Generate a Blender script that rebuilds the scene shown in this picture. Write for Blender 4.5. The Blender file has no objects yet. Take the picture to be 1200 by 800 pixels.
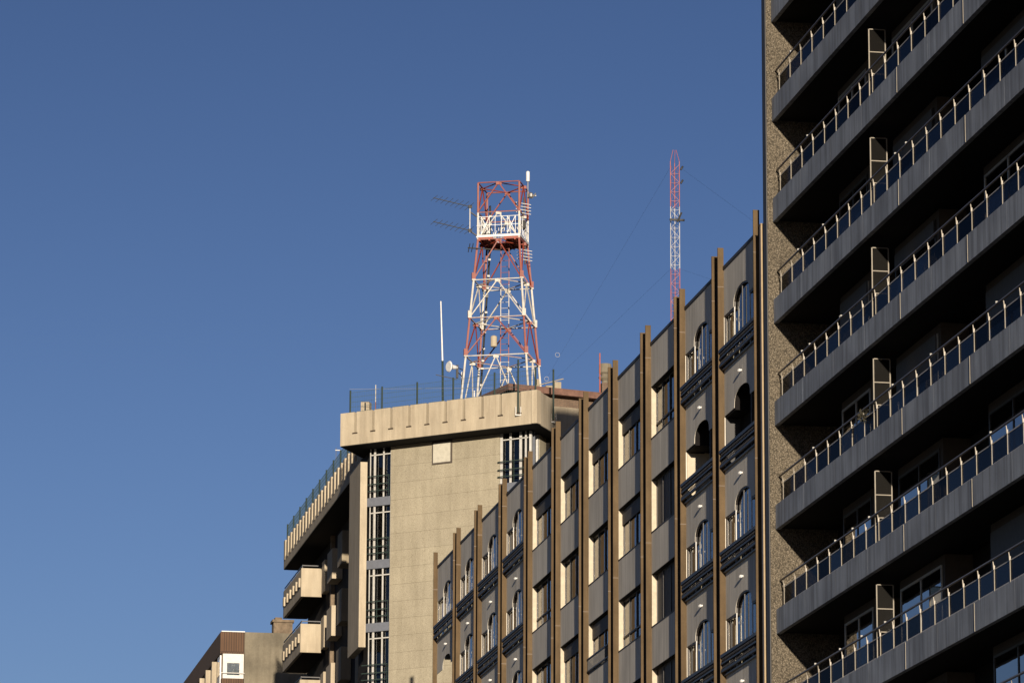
import bpy, bmesh, math, random
from mathutils import Vector, Matrix
random.seed(7)
scene = bpy.context.scene
C = scene.collection
R = math.radians

# ------------------------------------------------------------------ helpers
WLOC = {}
def tag(o, label=None, cat=None, group=None, kind=None):
    if label: o['label'] = label
    if cat: o['category'] = cat
    if group: o['group'] = group
    if kind: o['kind'] = kind
    return o

def empty(name, loc, label, cat, group=None):
    o = bpy.data.objects.new(name, None); C.objects.link(o)
    o.location = loc; o.empty_display_size = 0.3
    WLOC[o] = Vector(loc)
    return tag(o, label, cat, group)

class MB:
    """collects shapes in world coordinates and links them as ONE mesh"""
    def __init__(s): s.v = []; s.f = []
    def box(s, x0, x1, y0, y1, z0, z1):
        b = len(s.v)
        s.v += [(x0,y0,z0),(x1,y0,z0),(x1,y1,z0),(x0,y1,z0),(x0,y0,z1),(x1,y0,z1),(x1,y1,z1),(x0,y1,z1)]
        s.f += [tuple(b+i for i in q) for q in ((0,3,2,1),(4,5,6,7),(0,1,5,4),(1,2,6,5),(2,3,7,6),(3,0,4,7))]
        return s
    def obox(s, p, u, w, a0, a1, b0, b1, z0, z1):
        """box in the frame p + a*u + b*w"""
        b = len(s.v)
        for z in (z0, z1):
            for a, c in ((a0,b0),(a1,b0),(a1,b1),(a0,b1)):
                s.v.append((p[0]+a*u[0]+c*w[0], p[1]+a*u[1]+c*w[1], z))
        s.f += [tuple(b+i for i in q) for q in ((0,3,2,1),(4,5,6,7),(0,1,5,4),(1,2,6,5),(2,3,7,6),(3,0,4,7))]
        return s
    def prism(s, pts, z0, z1):
        b = len(s.v); n = len(pts)
        s.v += [(p[0],p[1],z0) for p in pts] + [(p[0],p[1],z1) for p in pts]
        s.f.append(tuple(b+i for i in reversed(range(n)))); s.f.append(tuple(b+n+i for i in range(n)))
        for i in range(n):
            j = (i+1) % n; s.f.append((b+i, b+j, b+n+j, b+n+i))
        return s
    def yzprism(s, pts, x0, x1):
        b = len(s.v); n = len(pts)
        s.v += [(x0,p[0],p[1]) for p in pts] + [(x1,p[0],p[1]) for p in pts]
        s.f.append(tuple(b+i for i in range(n))); s.f.append(tuple(b+n+i for i in reversed(range(n))))
        for i in range(n):
            j = (i+1) % n; s.f.append((b+j, b+i, b+n+i, b+n+j))
        return s
    def tube(s, a, c, r, n=6, r2=None, cap=True):
        a = Vector(a); c = Vector(c); r2 = r if r2 is None else r2
        d = (c-a).normalized(); q = Vector((0,0,1)) if abs(d.z) < .9 else Vector((1,0,0))
        u = d.cross(q).normalized(); w = d.cross(u)
        b = len(s.v)
        for p, rr in ((a, r), (c, r2)):
            for i in range(n):
                t = 2*math.pi*(i+.5)/n
                s.v.append(tuple(p + u*math.cos(t)*rr + w*math.sin(t)*rr))
        for i in range(n):
            j = (i+1) % n; s.f.append((b+i, b+j, b+n+j, b+n+i))
        if cap:
            s.f.append(tuple(b+i for i in reversed(range(n)))); s.f.append(tuple(b+n+i for i in range(n)))
        return s
    def bar(s, a, c, w): return s.tube(a, c, w*.7071, 4)
    def path(s, pts, r, n=5):
        for i in range(len(pts)-1): s.tube(pts[i], pts[i+1], r, n)
        return s
    def lathe(s, p, prof, n=14):
        b0 = len(s.v); m = len(prof)
        for r, z in prof:
            for i in range(n):
                t = 2*math.pi*i/n; s.v.append((p[0]+r*math.cos(t), p[1]+r*math.sin(t), p[2]+z))
        for k in range(m-1):
            for i in range(n):
                j = (i+1) % n; s.f.append((b0+k*n+i, b0+k*n+j, b0+(k+1)*n+j, b0+(k+1)*n+i))
        s.f.append(tuple(b0+i for i in reversed(range(n)))); s.f.append(tuple(b0+(m-1)*n+i for i in range(n)))
        return s
    def build(s, name, mat, parent=None, bevel=0, smooth=False):
        xs = [v[0] for v in s.v]; ys = [v[1] for v in s.v]; zs = [v[2] for v in s.v]
        c = Vector(((min(xs)+max(xs))/2, (min(ys)+max(ys))/2, (min(zs)+max(zs))/2 if parent else min(zs)))
        me = bpy.data.meshes.new(name)
        me.from_pydata([tuple(Vector(v)-c) for v in s.v], [], s.f)
        bm = bmesh.new(); bm.from_mesh(me); bmesh.ops.recalc_face_normals(bm, faces=bm.faces); bm.to_mesh(me); bm.free()
        if smooth:
            for p in me.polygons: p.use_smooth = True
        me.materials.append(mat)
        o = bpy.data.objects.new(name, me); C.objects.link(o)
        if bevel:
            m = o.modifiers.new('bevel', 'BEVEL'); m.width = bevel; m.segments = 1; m.limit_method = 'ANGLE'
        WLOC[o] = c
        if parent: o.parent = parent; o.location = c - WLOC[parent]
        else: o.location = c
        return o

# ------------------------------------------------------------------ materials
def nmat(name):
    m = bpy.data.materials.new(name); m.use_nodes = True
    nt = m.node_tree; b = nt.nodes['Principled BSDF']
    return m, nt, b
def N(nt, t, **k):
    n = nt.nodes.new(t)
    for a, v in k.items():
        if a.startswith('i_'):
            key = a[2:]; key = int(key) if key.isdigit() else key.replace('_', ' ')
            n.inputs[key].default_value = v
        else: setattr(n, a, v)
    return n
def pos(nt, scale=(1,1,1)):
    g = N(nt, 'ShaderNodeNewGeometry'); v = N(nt, 'ShaderNodeVectorMath', operation='MULTIPLY')
    v.inputs[1].default_value = scale; nt.links.new(g.outputs['Position'], v.inputs[0]); return v.outputs[0]
def noise(nt, scale, detail=4, sc=(1,1,1), rough=.6):
    n = N(nt, 'ShaderNodeTexNoise', i_Scale=scale, i_Detail=detail, i_Roughness=rough)
    nt.links.new(pos(nt, sc), n.inputs['Vector']); return n.outputs['Fac']
def ramp(nt, fac, stops):
    r = N(nt, 'ShaderNodeValToRGB'); e = r.color_ramp.elements
    e[0].position, e[0].color = stops[0][0], (*stops[0][1], 1); e[1].position, e[1].color = stops[-1][0], (*stops[-1][1], 1)
    for p, c in stops[1:-1]:
        k = e.new(p); k.color = (*c, 1)
    nt.links.new(fac, r.inputs['Fac']); return r.outputs['Color']
def mixc(nt, a, b, fac, mode='MIX'):
    m = N(nt, 'ShaderNodeMix', data_type='RGBA', blend_type=mode)
    for sock, v in ((m.inputs[6], a), (m.inputs[7], b), (m.inputs[0], fac)):
        if hasattr(v, 'links') or hasattr(v, 'is_output') : nt.links.new(v, sock)
        elif isinstance(v, (int, float)): sock.default_value = v
        else: sock.default_value = (*v, 1)
    return m.outputs[2]
def bump(nt, b, h, strength=.3, dist=.02):
    n = N(nt, 'ShaderNodeBump', i_Strength=strength, i_Distance=dist)
    nt.links.new(h, n.inputs['Height']); nt.links.new(n.outputs[0], b.inputs['Normal'])
def weathered(name, col, var=.18, scale=1.2, fine=30, rough=.8, metal=0, streak=True, bstr=.15, bdist=.01, runs=0):
    """base colour with large blotches, vertical run-off streaks and fine grain"""
    m, nt, b = nmat(name)
    c = col
    lo = tuple(x*(1-var) for x in c); hi = tuple(min(1, x*(1+var)) for x in c)
    base = ramp(nt, noise(nt, scale, 5), [(.3, lo), (.7, hi)])
    if streak:
        s = noise(nt, 3.2, 4, (1, 1, .12))
        base = mixc(nt, base, ramp(nt, s, [(.35, (.78,.76,.74)), (.6, (1,1,1))]), .8, 'MULTIPLY')
    if runs:
        s2 = noise(nt, 2.6, 6, (1, 1.6, .06), .7)
        base = mixc(nt, base, ramp(nt, s2, [(.40, (.55,.54,.53)), (.52, (1,1,1)), (.72, (1.18,1.17,1.14))]), runs, 'MULTIPLY')
        s3 = noise(nt, .35, 3); base = mixc(nt, base, ramp(nt, s3, [(.35, (.85,.85,.86)), (.65, (1.08,1.08,1.07))]), runs, 'MULTIPLY')
    g = noise(nt, fine, 3)
    base = mixc(nt, base, ramp(nt, g, [(.3, (.86,.86,.86)), (.7, (1.1,1.1,1.1))]), .7, 'MULTIPLY')
    nt.links.new(base, b.inputs['Base Color'])
    b.inputs['Roughness'].default_value = rough; b.inputs['Metallic'].default_value = metal
    bump(nt, b, g, bstr, bdist)
    return m
def plain(name, col, rough=.6, metal=0, var=.12, scale=6):
    return weathered(name, col, var, scale, 40, rough, metal, False, .05)

M = {}
M['cream'] = weathered('cream_render', (.335,.287,.212), .10, .9, 26, .9, runs=.25)
M['cream_dark'] = weathered('stained_dark_render', (.22,.187,.132), .2, .5, 18, .9)
M['brown_rubble'] = weathered('brown_render', (.13,.098,.066), .35, 3, 14, .95, bstr=.5, bdist=.03)
M['soffit'] = plain('dark_soffit', (.009,.009,.010), .9)  # near-black puts the shade under the slabs into the colour
M['soffit_warm'] = plain('shaded_soffit', (.022,.019,.017), .9)  # underside shade put into the base colour
M['recess'] = plain('recess_wall', (.018,.016,.015), .9)  # near-black colour stands in for the shade inside the recesses
M['interior'] = plain('unlit_dark', (.007,.006,.006), .95)  # near-black for unlit rooms and for shade painted into gaps
M['bronze'] = weathered('bronze_anodised', (.088,.060,.032), .16, 1.5, 20, .75, 0, True, .03, runs=.35)
M['bronze_dark'] = plain('dark_bronze', (.07,.05,.035), .45, .4)
M['gold'] = plain('brass_coloured_flashing', (.17,.12,.06), .5, .2)
M['frame_dark'] = plain('dark_window_frame', (.018,.014,.012), .5)
M['frame_white'] = plain('white_window_frame', (.38,.375,.355), .5)
M['reveal'] = plain('cream_reveal', (.38,.33,.25), .8)
M['black_iron'] = plain('black_iron', (.020,.020,.023), .5, .2)
M['coping'] = plain('black_coping', (.022,.021,.022), .6)
M['galv'] = plain('galvanised_steel', (.18,.175,.165), .45, .5)
M['rail_bronze'] = plain('bronze_handrail', (.13,.105,.085), .4, .4)
M['rail_alu'] = plain('champagne_aluminium', (.17,.15,.12), .6, .1)
M['rail_mid'] = plain('claw_aluminium', (.28,.255,.22), .5, .1)
M['rail_pale'] = plain('pale_aluminium', (.38,.35,.31), .5, .1)
M['dull'] = plain('weathered_dark_metal', (.03,.033,.034), .9)
M['green'] = plain('dark_green_paint', (.007,.019,.016), .85)
M['wire'] = plain('green_wire', (.05,.085,.09), .5)
M['white'] = plain('white_paint', (.50,.50,.495), .5)
M['red'] = plain('red_paint', (.25,.045,.022), .55)
M['black'] = plain('black_rubber', (.02,.02,.02), .7)
M['bluegrey'] = plain('blue_grey_panel', (.105,.115,.14), .6)
M['terracotta'] = weathered('terracotta_roof', (.11,.058,.042), .3, 4, 20, .9, streak=False)
M['asphalt'] = weathered('asphalt', (.05,.05,.052), .2, .6, 30, .95, streak=False)
M['pave'] = weathered('pavement', (.18,.17,.16), .2, 1, 20, .95, streak=False)
M['curtain'] = weathered('cream_curtain', (.62,.50,.33), .08, 2, 10, .9)
M['shutter'] = plain('dark_shutter', (.07,.066,.062), .7)
M['guy'] = plain('steel_cable', (.14,.14,.15), .5, .4)

M['hatch'] = plain('off_white_board', (.37,.35,.29), .8)
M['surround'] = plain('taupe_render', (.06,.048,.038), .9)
M['plaster'] = weathered('patched_plaster', (.135,.118,.086), .35, .45, 12, .95)
M['grey_tile'] = plain('dark_brown_cladding', (.10,.07,.06), .8)
for k_ in ('bronze', 'interior', 'soffit', 'recess'): M[k_].node_tree.nodes['Principled BSDF'].inputs['Specular IOR Level'].default_value = .15
# ribbed grey precast panel
def ribbed(name, col):
    m, nt, b = nmat(name)
    n1 = noise(nt, 1.1, 5, (1, 1, .35)); base = ramp(nt, n1, [(.3, tuple(x*.82 for x in col)), (.7, tuple(x*1.12 for x in col))])
    st = noise(nt, 5, 4, (.2, 1, .05)); base = mixc(nt, base, ramp(nt, st, [(.35, (.74,.73,.72)), (.62, (1,1,1))]), .8, 'MULTIPLY')
    w = N(nt, 'ShaderNodeTexWave', wave_type='BANDS', bands_direction='Y', i_Scale=1.35, i_Distortion=.0)
    nt.links.new(pos(nt), w.inputs['Vector'])
    base = mixc(nt, base, ramp(nt, w.outputs['Fac'], [(.0, (.80,.80,.80)), (.12, (1,1,1))]), .55, 'MULTIPLY')
    nt.links.new(base, b.inputs['Base Color']); b.inputs['Roughness'].default_value = .85
    bump(nt, b, noise(nt, 40, 3), .1, .01)
    return m
M['panel'] = ribbed('grey_ribbed_panel', (.56,.525,.46))
M['fascia'] = weathered('blue_grey_fascia', (.225,.25,.29), .16, .7, 30, .7, runs=.75)

# pebble dash
def pebble():
    m, nt, b = nmat('pebble_dash')
    v = N(nt, 'ShaderNodeTexVoronoi', i_Scale=31.0); nt.links.new(pos(nt, (1,1,.8)), v.inputs['Vector'])
    base = ramp(nt, v.outputs['Color'], [(.1, (.07,.06,.043)), (.45, (.115,.096,.068)), (.8, (.175,.147,.108)), (1, (.28,.25,.20))])
    edge = ramp(nt, v.outputs['Distance'], [(.25, (1,1,1)), (.75, (.42,.40,.38))])
    base = mixc(nt, base, edge, 1., 'MULTIPLY')
    base = mixc(nt, base, ramp(nt, noise(nt, 1.3, 4), [(.3, (.8,.8,.8)), (.7, (1.1,1.1,1.1))]), 1., 'MULTIPLY')
    nt.links.new(base, b.inputs['Base Color']); b.inputs['Roughness'].default_value = .95
    inv = N(nt, 'ShaderNodeMath', operation='SUBTRACT'); inv.inputs[0].default_value = 1; nt.links.new(v.outputs['Distance'], inv.inputs[1])
    bump(nt, b, inv.outputs[0], .8, .04)
    return m
M['pebble'] = pebble()

# stone cladding slabs, courses run along direction t
def slabs(name, t, c1, c2, mort, w=60., h=.76, ms=.014, speck=True):
    m, nt, b = nmat(name)
    g = N(nt, 'ShaderNodeNewGeometry'); d = N(nt, 'ShaderNodeVectorMath', operation='DOT_PRODUCT'); d.inputs[1].default_value = t
    nt.links.new(g.outputs['Position'], d.inputs[0])
    sx = N(nt, 'ShaderNodeSeparateXYZ'); nt.links.new(g.outputs['Position'], sx.inputs[0])
    cb = N(nt, 'ShaderNodeCombineXYZ'); nt.links.new(d.outputs['Value'], cb.inputs[0]); nt.links.new(sx.outputs[2], cb.inputs[1])
    br = N(nt, 'ShaderNodeTexBrick', i_Scale=1.0, i_Mortar_Size=ms, i_Mortar_Smooth=.3, i_Brick_Width=w, i_Row_Height=h)
    br.inputs['Color1'].default_value = (*c1, 1); br.inputs['Color2'].default_value = (*c2, 1); br.inputs['Mortar'].default_value = (*mort, 1)
    nt.links.new(cb.outputs[0], br.inputs['Vector'])
    base = br.outputs['Color']
    base = mixc(nt, base, ramp(nt, noise(nt, .7, 5), [(.3, (.86,.85,.84)), (.7, (1.08,1.08,1.08))]), 1., 'MULTIPLY')
    if speck:
        base = mixc(nt, base, ramp(nt, noise(nt, 24, 4, rough=.75), [(.36, (.72,.70,.67)), (.5, (1,1,1)), (.68, (1.15,1.15,1.15))]), 1., 'MULTIPLY')
        base = mixc(nt, base, ramp(nt, noise(nt, 4, 4, (1,1,.08)), [(.3, (.84,.83,.81)), (.6, (1,1,1))]), .8, 'MULTIPLY')
    nt.links.new(base, b.inputs['Base Color']); b.inputs['Roughness'].default_value = .9
    bump(nt, b, noise(nt, 20, 4), .2, .015)
    return m
TF = Vector((math.sin(R(131.6)), math.cos(R(131.6)), 0)); NF = Vector((TF.y, -TF.x, 0))   # chamfer front: along / outward
M['stone'] = slabs('granite_slabs', TF, (.272,.245,.182), (.262,.236,.176), (.195,.172,.125))
M['stone_side'] = slabs('granite_slabs_side', (0,1,0), (.272,.245,.182), (.262,.236,.176), (.195,.172,.125))
M['tile'] = slabs('brown_tiles', (1,1,0), (.085,.046,.025), (.07,.038,.021), (.025,.014,.009), .14, 1.4, .02, False)
M['brick'] = slabs('brown_brick', (1,0,0), (.13,.088,.06), (.10,.066,.046), (.075,.058,.044), .28, .09, .01)

def glass(name, tint, refl=1.0, rough=.01, gcol=(1,1,1), vary=False):
    m, nt, b = nmat(name); nt.nodes.remove(b); out = nt.nodes['Material Output']
    tr = N(nt, 'ShaderNodeBsdfTransparent'); tr.inputs[0].default_value = (*tint, 1)
    gl = N(nt, 'ShaderNodeBsdfGlossy', i_Roughness=rough); gl.inputs[0].default_value = (*gcol, 1)
    bp = N(nt, 'ShaderNodeBump', i_Strength=.06, i_Distance=.02); nt.links.new(noise(nt, 1.6, 2), bp.inputs['Height']); nt.links.new(bp.outputs[0], gl.inputs['Normal'])
    fr = N(nt, 'ShaderNodeFresnel', i_IOR=1.5); mu = N(nt, 'ShaderNodeMath', operation='MULTIPLY', use_clamp=True); mu.inputs[1].default_value = refl
    nt.links.new(fr.outputs[0], mu.inputs[0])
    if vary:
        oi = N(nt, 'ShaderNodeObjectInfo'); mr = N(nt, 'ShaderNodeMapRange'); mr.inputs['To Min'].default_value = refl*.45; mr.inputs['To Max'].default_value = refl*1.5
        nt.links.new(oi.outputs['Random'], mr.inputs['Value']); nt.links.new(mr.outputs[0], mu.inputs[1])
    mx = N(nt, 'ShaderNodeMixShader'); nt.links.new(mu.outputs[0], mx.inputs[0]); nt.links.new(tr.outputs[0], mx.inputs[1]); nt.links.new(gl.outputs[0], mx.inputs[2])
    nt.links.new(mx.outputs[0], out.inputs[0]); return m
M['glass'] = glass('window_glass', (.80,.82,.82), 1.0)
M['glass_dark'] = glass('tinted_glass', (.25,.27,.30), 1.6)
M['glass_smoke'] = glass('smoked_balustrade_glass', (.20,.20,.205), .22, .14, (.78,.8,.86), True)
M['glass_screen'] = glass('screen_glass', (.55,.5,.42), .5, .2)

# red / white aviation paint in bands of height
def bands(name, zs, first_red, red=(.155,.022,.008), white=(.34,.325,.295)):
    m, nt, b = nmat(name)
    g = N(nt, 'ShaderNodeNewGeometry'); sx = N(nt, 'ShaderNodeSeparateXYZ'); nt.links.new(g.outputs['Position'], sx.inputs[0])
    z0, z1 = zs[0]-5, zs[-1]+5
    mr = N(nt, 'ShaderNodeMapRange'); mr.inputs['From Min'].default_value = z0; mr.inputs['From Max'].default_value = z1
    nt.links.new(sx.outputs[2], mr.inputs['Value'])
    r = N(nt, 'ShaderNodeValToRGB'); r.color_ramp.interpolation = 'CONSTANT'; e = r.color_ramp.elements
    isred = first_red; e[0].position = 0; e[0].color = (*(red if isred else white), 1)
    for i, z in enumerate(zs):
        isred = not isred
        k = e[1] if i == 0 else e.new((z-z0)/(z1-z0)); k.position = (z-z0)/(z1-z0); k.color = (*(red if isred else white), 1)
    nt.links.new(mr.outputs[0], r.inputs[0])
    base = mixc(nt, r.outputs[0], ramp(nt, noise(nt, 5, 5), [(.32, (.62,.56,.5)), (.55, (1,1,1))]), .7, 'MULTIPLY')
    nt.links.new(base, b.inputs['Base Color']); b.inputs['Roughness'].default_value = .55
    return m

# ------------------------------------------------------------------ camera
F = 5183.; P = R(12.5); YAW = R(9.9); ROLL = R(.23)
fw = Vector((math.sin(YAW)*math.cos(P), math.cos(YAW)*math.cos(P), math.sin(P)))
rt = Vector((math.cos(YAW), -math.sin(YAW), 0)); up = rt.cross(fw)
r2 = rt*math.cos(ROLL)+up*math.sin(ROLL); u2 = up*math.cos(ROLL)-rt*math.sin(ROLL)
cam = bpy.data.objects.new('camera', bpy.data.cameras.new('camera')); C.objects.link(cam)
mw = Matrix((r2, u2, -fw)).transposed().to_4x4(); mw.translation = (0, 0, 1.6); cam.matrix_world = mw
cam.data.sensor_width = 36; cam.data.lens = F/1200*36; cam.data.clip_end = 5000; cam.data.clip_start = 1
scene.camera = cam
def inframe(p, m=0):
    d = Vector(p)-Vector((0,0,1.6)); z = d.dot(fw)
    x = 600+F*d.dot(r2)/z; y = 400-F*d.dot(u2)/z
    return -m < x < 1200+m and -m < y < 800+m

# ------------------------------------------------------------------ light
ray = Vector((1, 9.7, -1.15)).normalized()
el = math.asin(-ray.z); rot = math.atan2(-ray.x, -ray.y)
w = bpy.data.worlds.new('World'); scene.world = w; w.use_nodes = True; nt = w.node_tree
bg = nt.nodes['Background']; sky = nt.nodes.new('ShaderNodeTexSky'); sky.sky_type = 'NISHITA'; sky.sun_disc = False
sky.sun_elevation = el; sky.sun_rotation = rot % (2*math.pi); sky.altitude = 300; sky.air_density = 1.0; sky.dust_density = .3; sky.ozone_density = 2.0
tint = nt.nodes.new('ShaderNodeVectorMath'); tint.operation = 'MULTIPLY'; tint.inputs[1].default_value = (.68, .745, 1.18)
nt.links.new(sky.outputs[0], tint.inputs[0]); tc = nt.nodes.new('ShaderNodeTexCoord'); sz = nt.nodes.new('ShaderNodeSeparateXYZ'); nt.links.new(tc.outputs['Generated'], sz.inputs[0])
mr0 = nt.nodes.new('ShaderNodeMapRange'); mr0.interpolation_type = 'SMOOTHSTEP'   # added ramp dims the sky with height and lowers the ambient light
for n_, v_ in (('From Min', .08), ('From Max', .36), ('To Min', 1.0), ('To Max', .62)): mr0.inputs[n_].default_value = v_
nt.links.new(sz.outputs[2], mr0.inputs['Value'])
sc0 = nt.nodes.new('ShaderNodeVectorMath'); sc0.operation = 'SCALE'; nt.links.new(tint.outputs[0], sc0.inputs[0]); nt.links.new(mr0.outputs[0], sc0.inputs['Scale'])
nt.links.new(sc0.outputs[0], bg.inputs[0]); bg.inputs[1].default_value = .052
sun = bpy.data.objects.new('sun', bpy.data.lights.new('sun', 'SUN')); C.objects.link(sun)
sun.data.energy = 5.0; sun.data.angle = R(.5); sun.data.color = (1, .86, .68)
sun.rotation_euler = ray.to_track_quat('-Z', 'Y').to_euler(); sun.location = (0,-50,60)
vs = scene.view_settings; vs.view_transform = 'Standard'; vs.look = 'None'; vs.gamma = 1; vs.use_curve_mapping = False; vs.exposure = .8

# ------------------------------------------------------------------ ground
tag(MB().box(-1500,1500,-1500,1500,-.4,0).build('ground', M['asphalt']), 'dark asphalt ground under the whole block', 'ground', kind='structure')
tag(MB().box(20,26.6,-40,400,.004,.13).build('pavement', M['pave']), 'pale pavement with a kerb along the right side of the street', 'pavement', kind='structure')

# ================================================================== GREY FINNED BUILDING
GX = 27.0; FH = 2.9
YN = [115.2,119.69,124.89,129.89,135.02,140.0,145.0,150.36,155.63,161.03,166.0,171.67]
GAP = .8
grey = empty('apartment_building', (33, 143, 0), 'long grey ribbed-panel building with tall bronze fins and rows of square and arched windows', 'apartment building')
KMAX = 5
HEAD, SILL, SHO = 29.58, 27.97, 29.52
# solid body, end walls, piers, roof
body = MB()
body.box(28.6, 40, 114.1, 170.4, 0, 30.5)
body.box(27.95, 28.6, 114.1, 166.8, 0, 30.4)
zb = SILL-FH*KMAX
body.box(27.0, 28.6, 114.1, 171.6, 0, zb-FH+.2)
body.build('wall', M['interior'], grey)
for k in range(12):
    y0 = YN[k]; y1 = YN[k]+(GAP if 0 < k < 11 else 0)
    if k == 0: y0 = 114.1; y1 = 115.2
    if k == 11: continue
    MB().box(27.004, 27.95, y0+.03, y1+.03, 0, 30.6).build('pier', M['panel'], grey)
# far end wall with the open corner of the top-but-one floor
ew = MB()
ew.box(27.3, 28.9, 171.3, 171.64, 0, SILL-FH+.45); ew.box(27.3, 28.9, 171.3, 171.64, SHO-FH+.6, 30.6); ew.box(28.9, 40, 170.4, 171.64, 0, 30.6)
ew.build('end_wall', M['panel'], grey)
MB().box(27.02, 40, 114.1, 171.6, 30.6, 30.75).build('roof', M['asphalt'], grey)
for k in range(11):
    y0 = YN[k]+(GAP if k else 0); MB().box(26.97, 27.25, y0+.06, YN[k+1], 30.88, 30.97).build('coping', M['coping'], grey)
# fins
def fin(y, top, x0=26.83, th=.055, mat='bronze'):
    f = MB().box(x0, 27.0, y, y+th, 3.2, top).build('fin', M[mat], grey)
    for i, z in enumerate((29.95, 24.2)):
        zz = z + (int(y*7) % 10)*.06
        MB().box(x0-.004, 27.0, y-.004, y+th+.004, zz, zz+.018).build('fin_joint', M['bronze_dark'], f)
for k in range(12):
    fin(YN[k], 31.52)
    if 0 < k < 11:
        fin(YN[k]+GAP, 31.46)
        MB().box(26.925, 27.003, YN[k]+.06, YN[k]+GAP-.004, 3.2, 31.2).build('fin_gap_shade', M['interior'], grey)  # black box added to paint the shade between paired fins
MB().box(26.81, 26.99, 114.22, 114.40, 0, 30.86).box(26.80,27.0,114.2,114.42,30.862,30.89).build('flashing', M['gold'], grey)
def archprof(yc, zs, hw=.98, rise=.46, n=16):
    return [(yc-hw*math.cos(math.pi*i/n), zs+rise*math.sin(math.pi*i/n)**.62) for i in range(n+1)]
def spandrel_rect(y0, y1, zlo, zhi):
    MB().box(27.0, 27.3, y0, y1, zlo, zhi).build('spandrel_panel', M['panel'], grey)
def spandrel_arch(y0, y1, zsh, zhi):
    yc = (y0+y1)/2
    pts = [(y0, zsh)] + archprof(yc, zsh) + [(y1, zsh), (y1, zhi), (y0, zhi)]
    MB().yzprism(pts, 27.0, 27.012).build('spandrel_panel', M['panel'], grey)
def sill_strip(y0, y1, z):
    return MB().box(26.95, 27.28, y0+.02, y1-.02, z-.035, z).build('sill', M['reveal'] if False else M['coping'], grey)

def rect_window(y0, y1, z0, z1, style):
    fr = MB()
    X0, X1 = 27.15, 27.21; w_ = .06
    fr.box(X0, X1, y0, y0+w_, z0, z1); fr.box(X0, X1, y1-.032-w_, y1-.032, z0, z1)
    fr.box(X0, X1, y0+w_, y1-.032-w_, z0, z0+w_); fr.box(X0, X1, y0+w_, y1-.032-w_, z1-w_, z1)
    ym = y0+(y1-y0)*.5; 
    for yy in (ym, y0+(y1-y0)*.76): fr.box(X0-.01, X1-.002, yy-.035, yy+.035, z0+w_, z1-w_)
    if style in 'tbr': fr.box(X0-.015, X1+.012, y0+w_, y1-.1, z0+.40, z0+.45)
    f = fr.build('window', M['frame_dark'], grey)
    MB().box(27.003, 27.15, y0, y1-.031, z1-.022, z1-.002).build('head_shade', M['interior'], f)  # thin near-black sheet paints the shade under the window head
    MB().box(27.004, 27.15, y1-.03, y1+.0, z0, z1-.0).build('jamb', M['reveal'], f)
    MB().box(26.985, 27.14, y0, y1, z0-.03, z0+.004).build('sill', M['coping'], f)
    if style != 'd':
        MB().box(27.175, 27.187, y0+w_, y1-.09, z0+w_, z1-w_).build('glass', M['glass'], f)
    if style in 'ctrs':
        c = MB(); yy = y0+.1
        while yy < y1-.2:
            d = random.uniform(.0, .035)
            c.box(27.30+d, 27.33+d, yy, yy+.09, z0+.02, z1-.02); yy += .09
        c.build('curtain', M['curtain'], f)
    if style in 'srd':
        h = .42 if style in 'sr' else (z1-z0-.12)
        s = MB(); z = z1-.06; x = 27.118 if style != 'd' else 27.17
        while z > z1-.06-h:
            s.box(x, x+.03, y0+.02, y1-.035, z-.045, z); z -= .05
        s.build('roller_shutter', M['shutter'], f)
    if style == 'r':
        g = MB(); g.box(26.93, 26.97, y0+.05, y1-.05, z0+.42, z0+.47); g.box(26.93, 26.97, y0+.05, y1-.05, z0+.03, z0+.07)
        yy = y0+.1
        while yy < y1-.08: g.tube((26.95, yy, z0+.05), (26.95, yy, z0+.44), .012, 4); yy += .11
        g.build('guard_rail', M['black_iron'], f)

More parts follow.
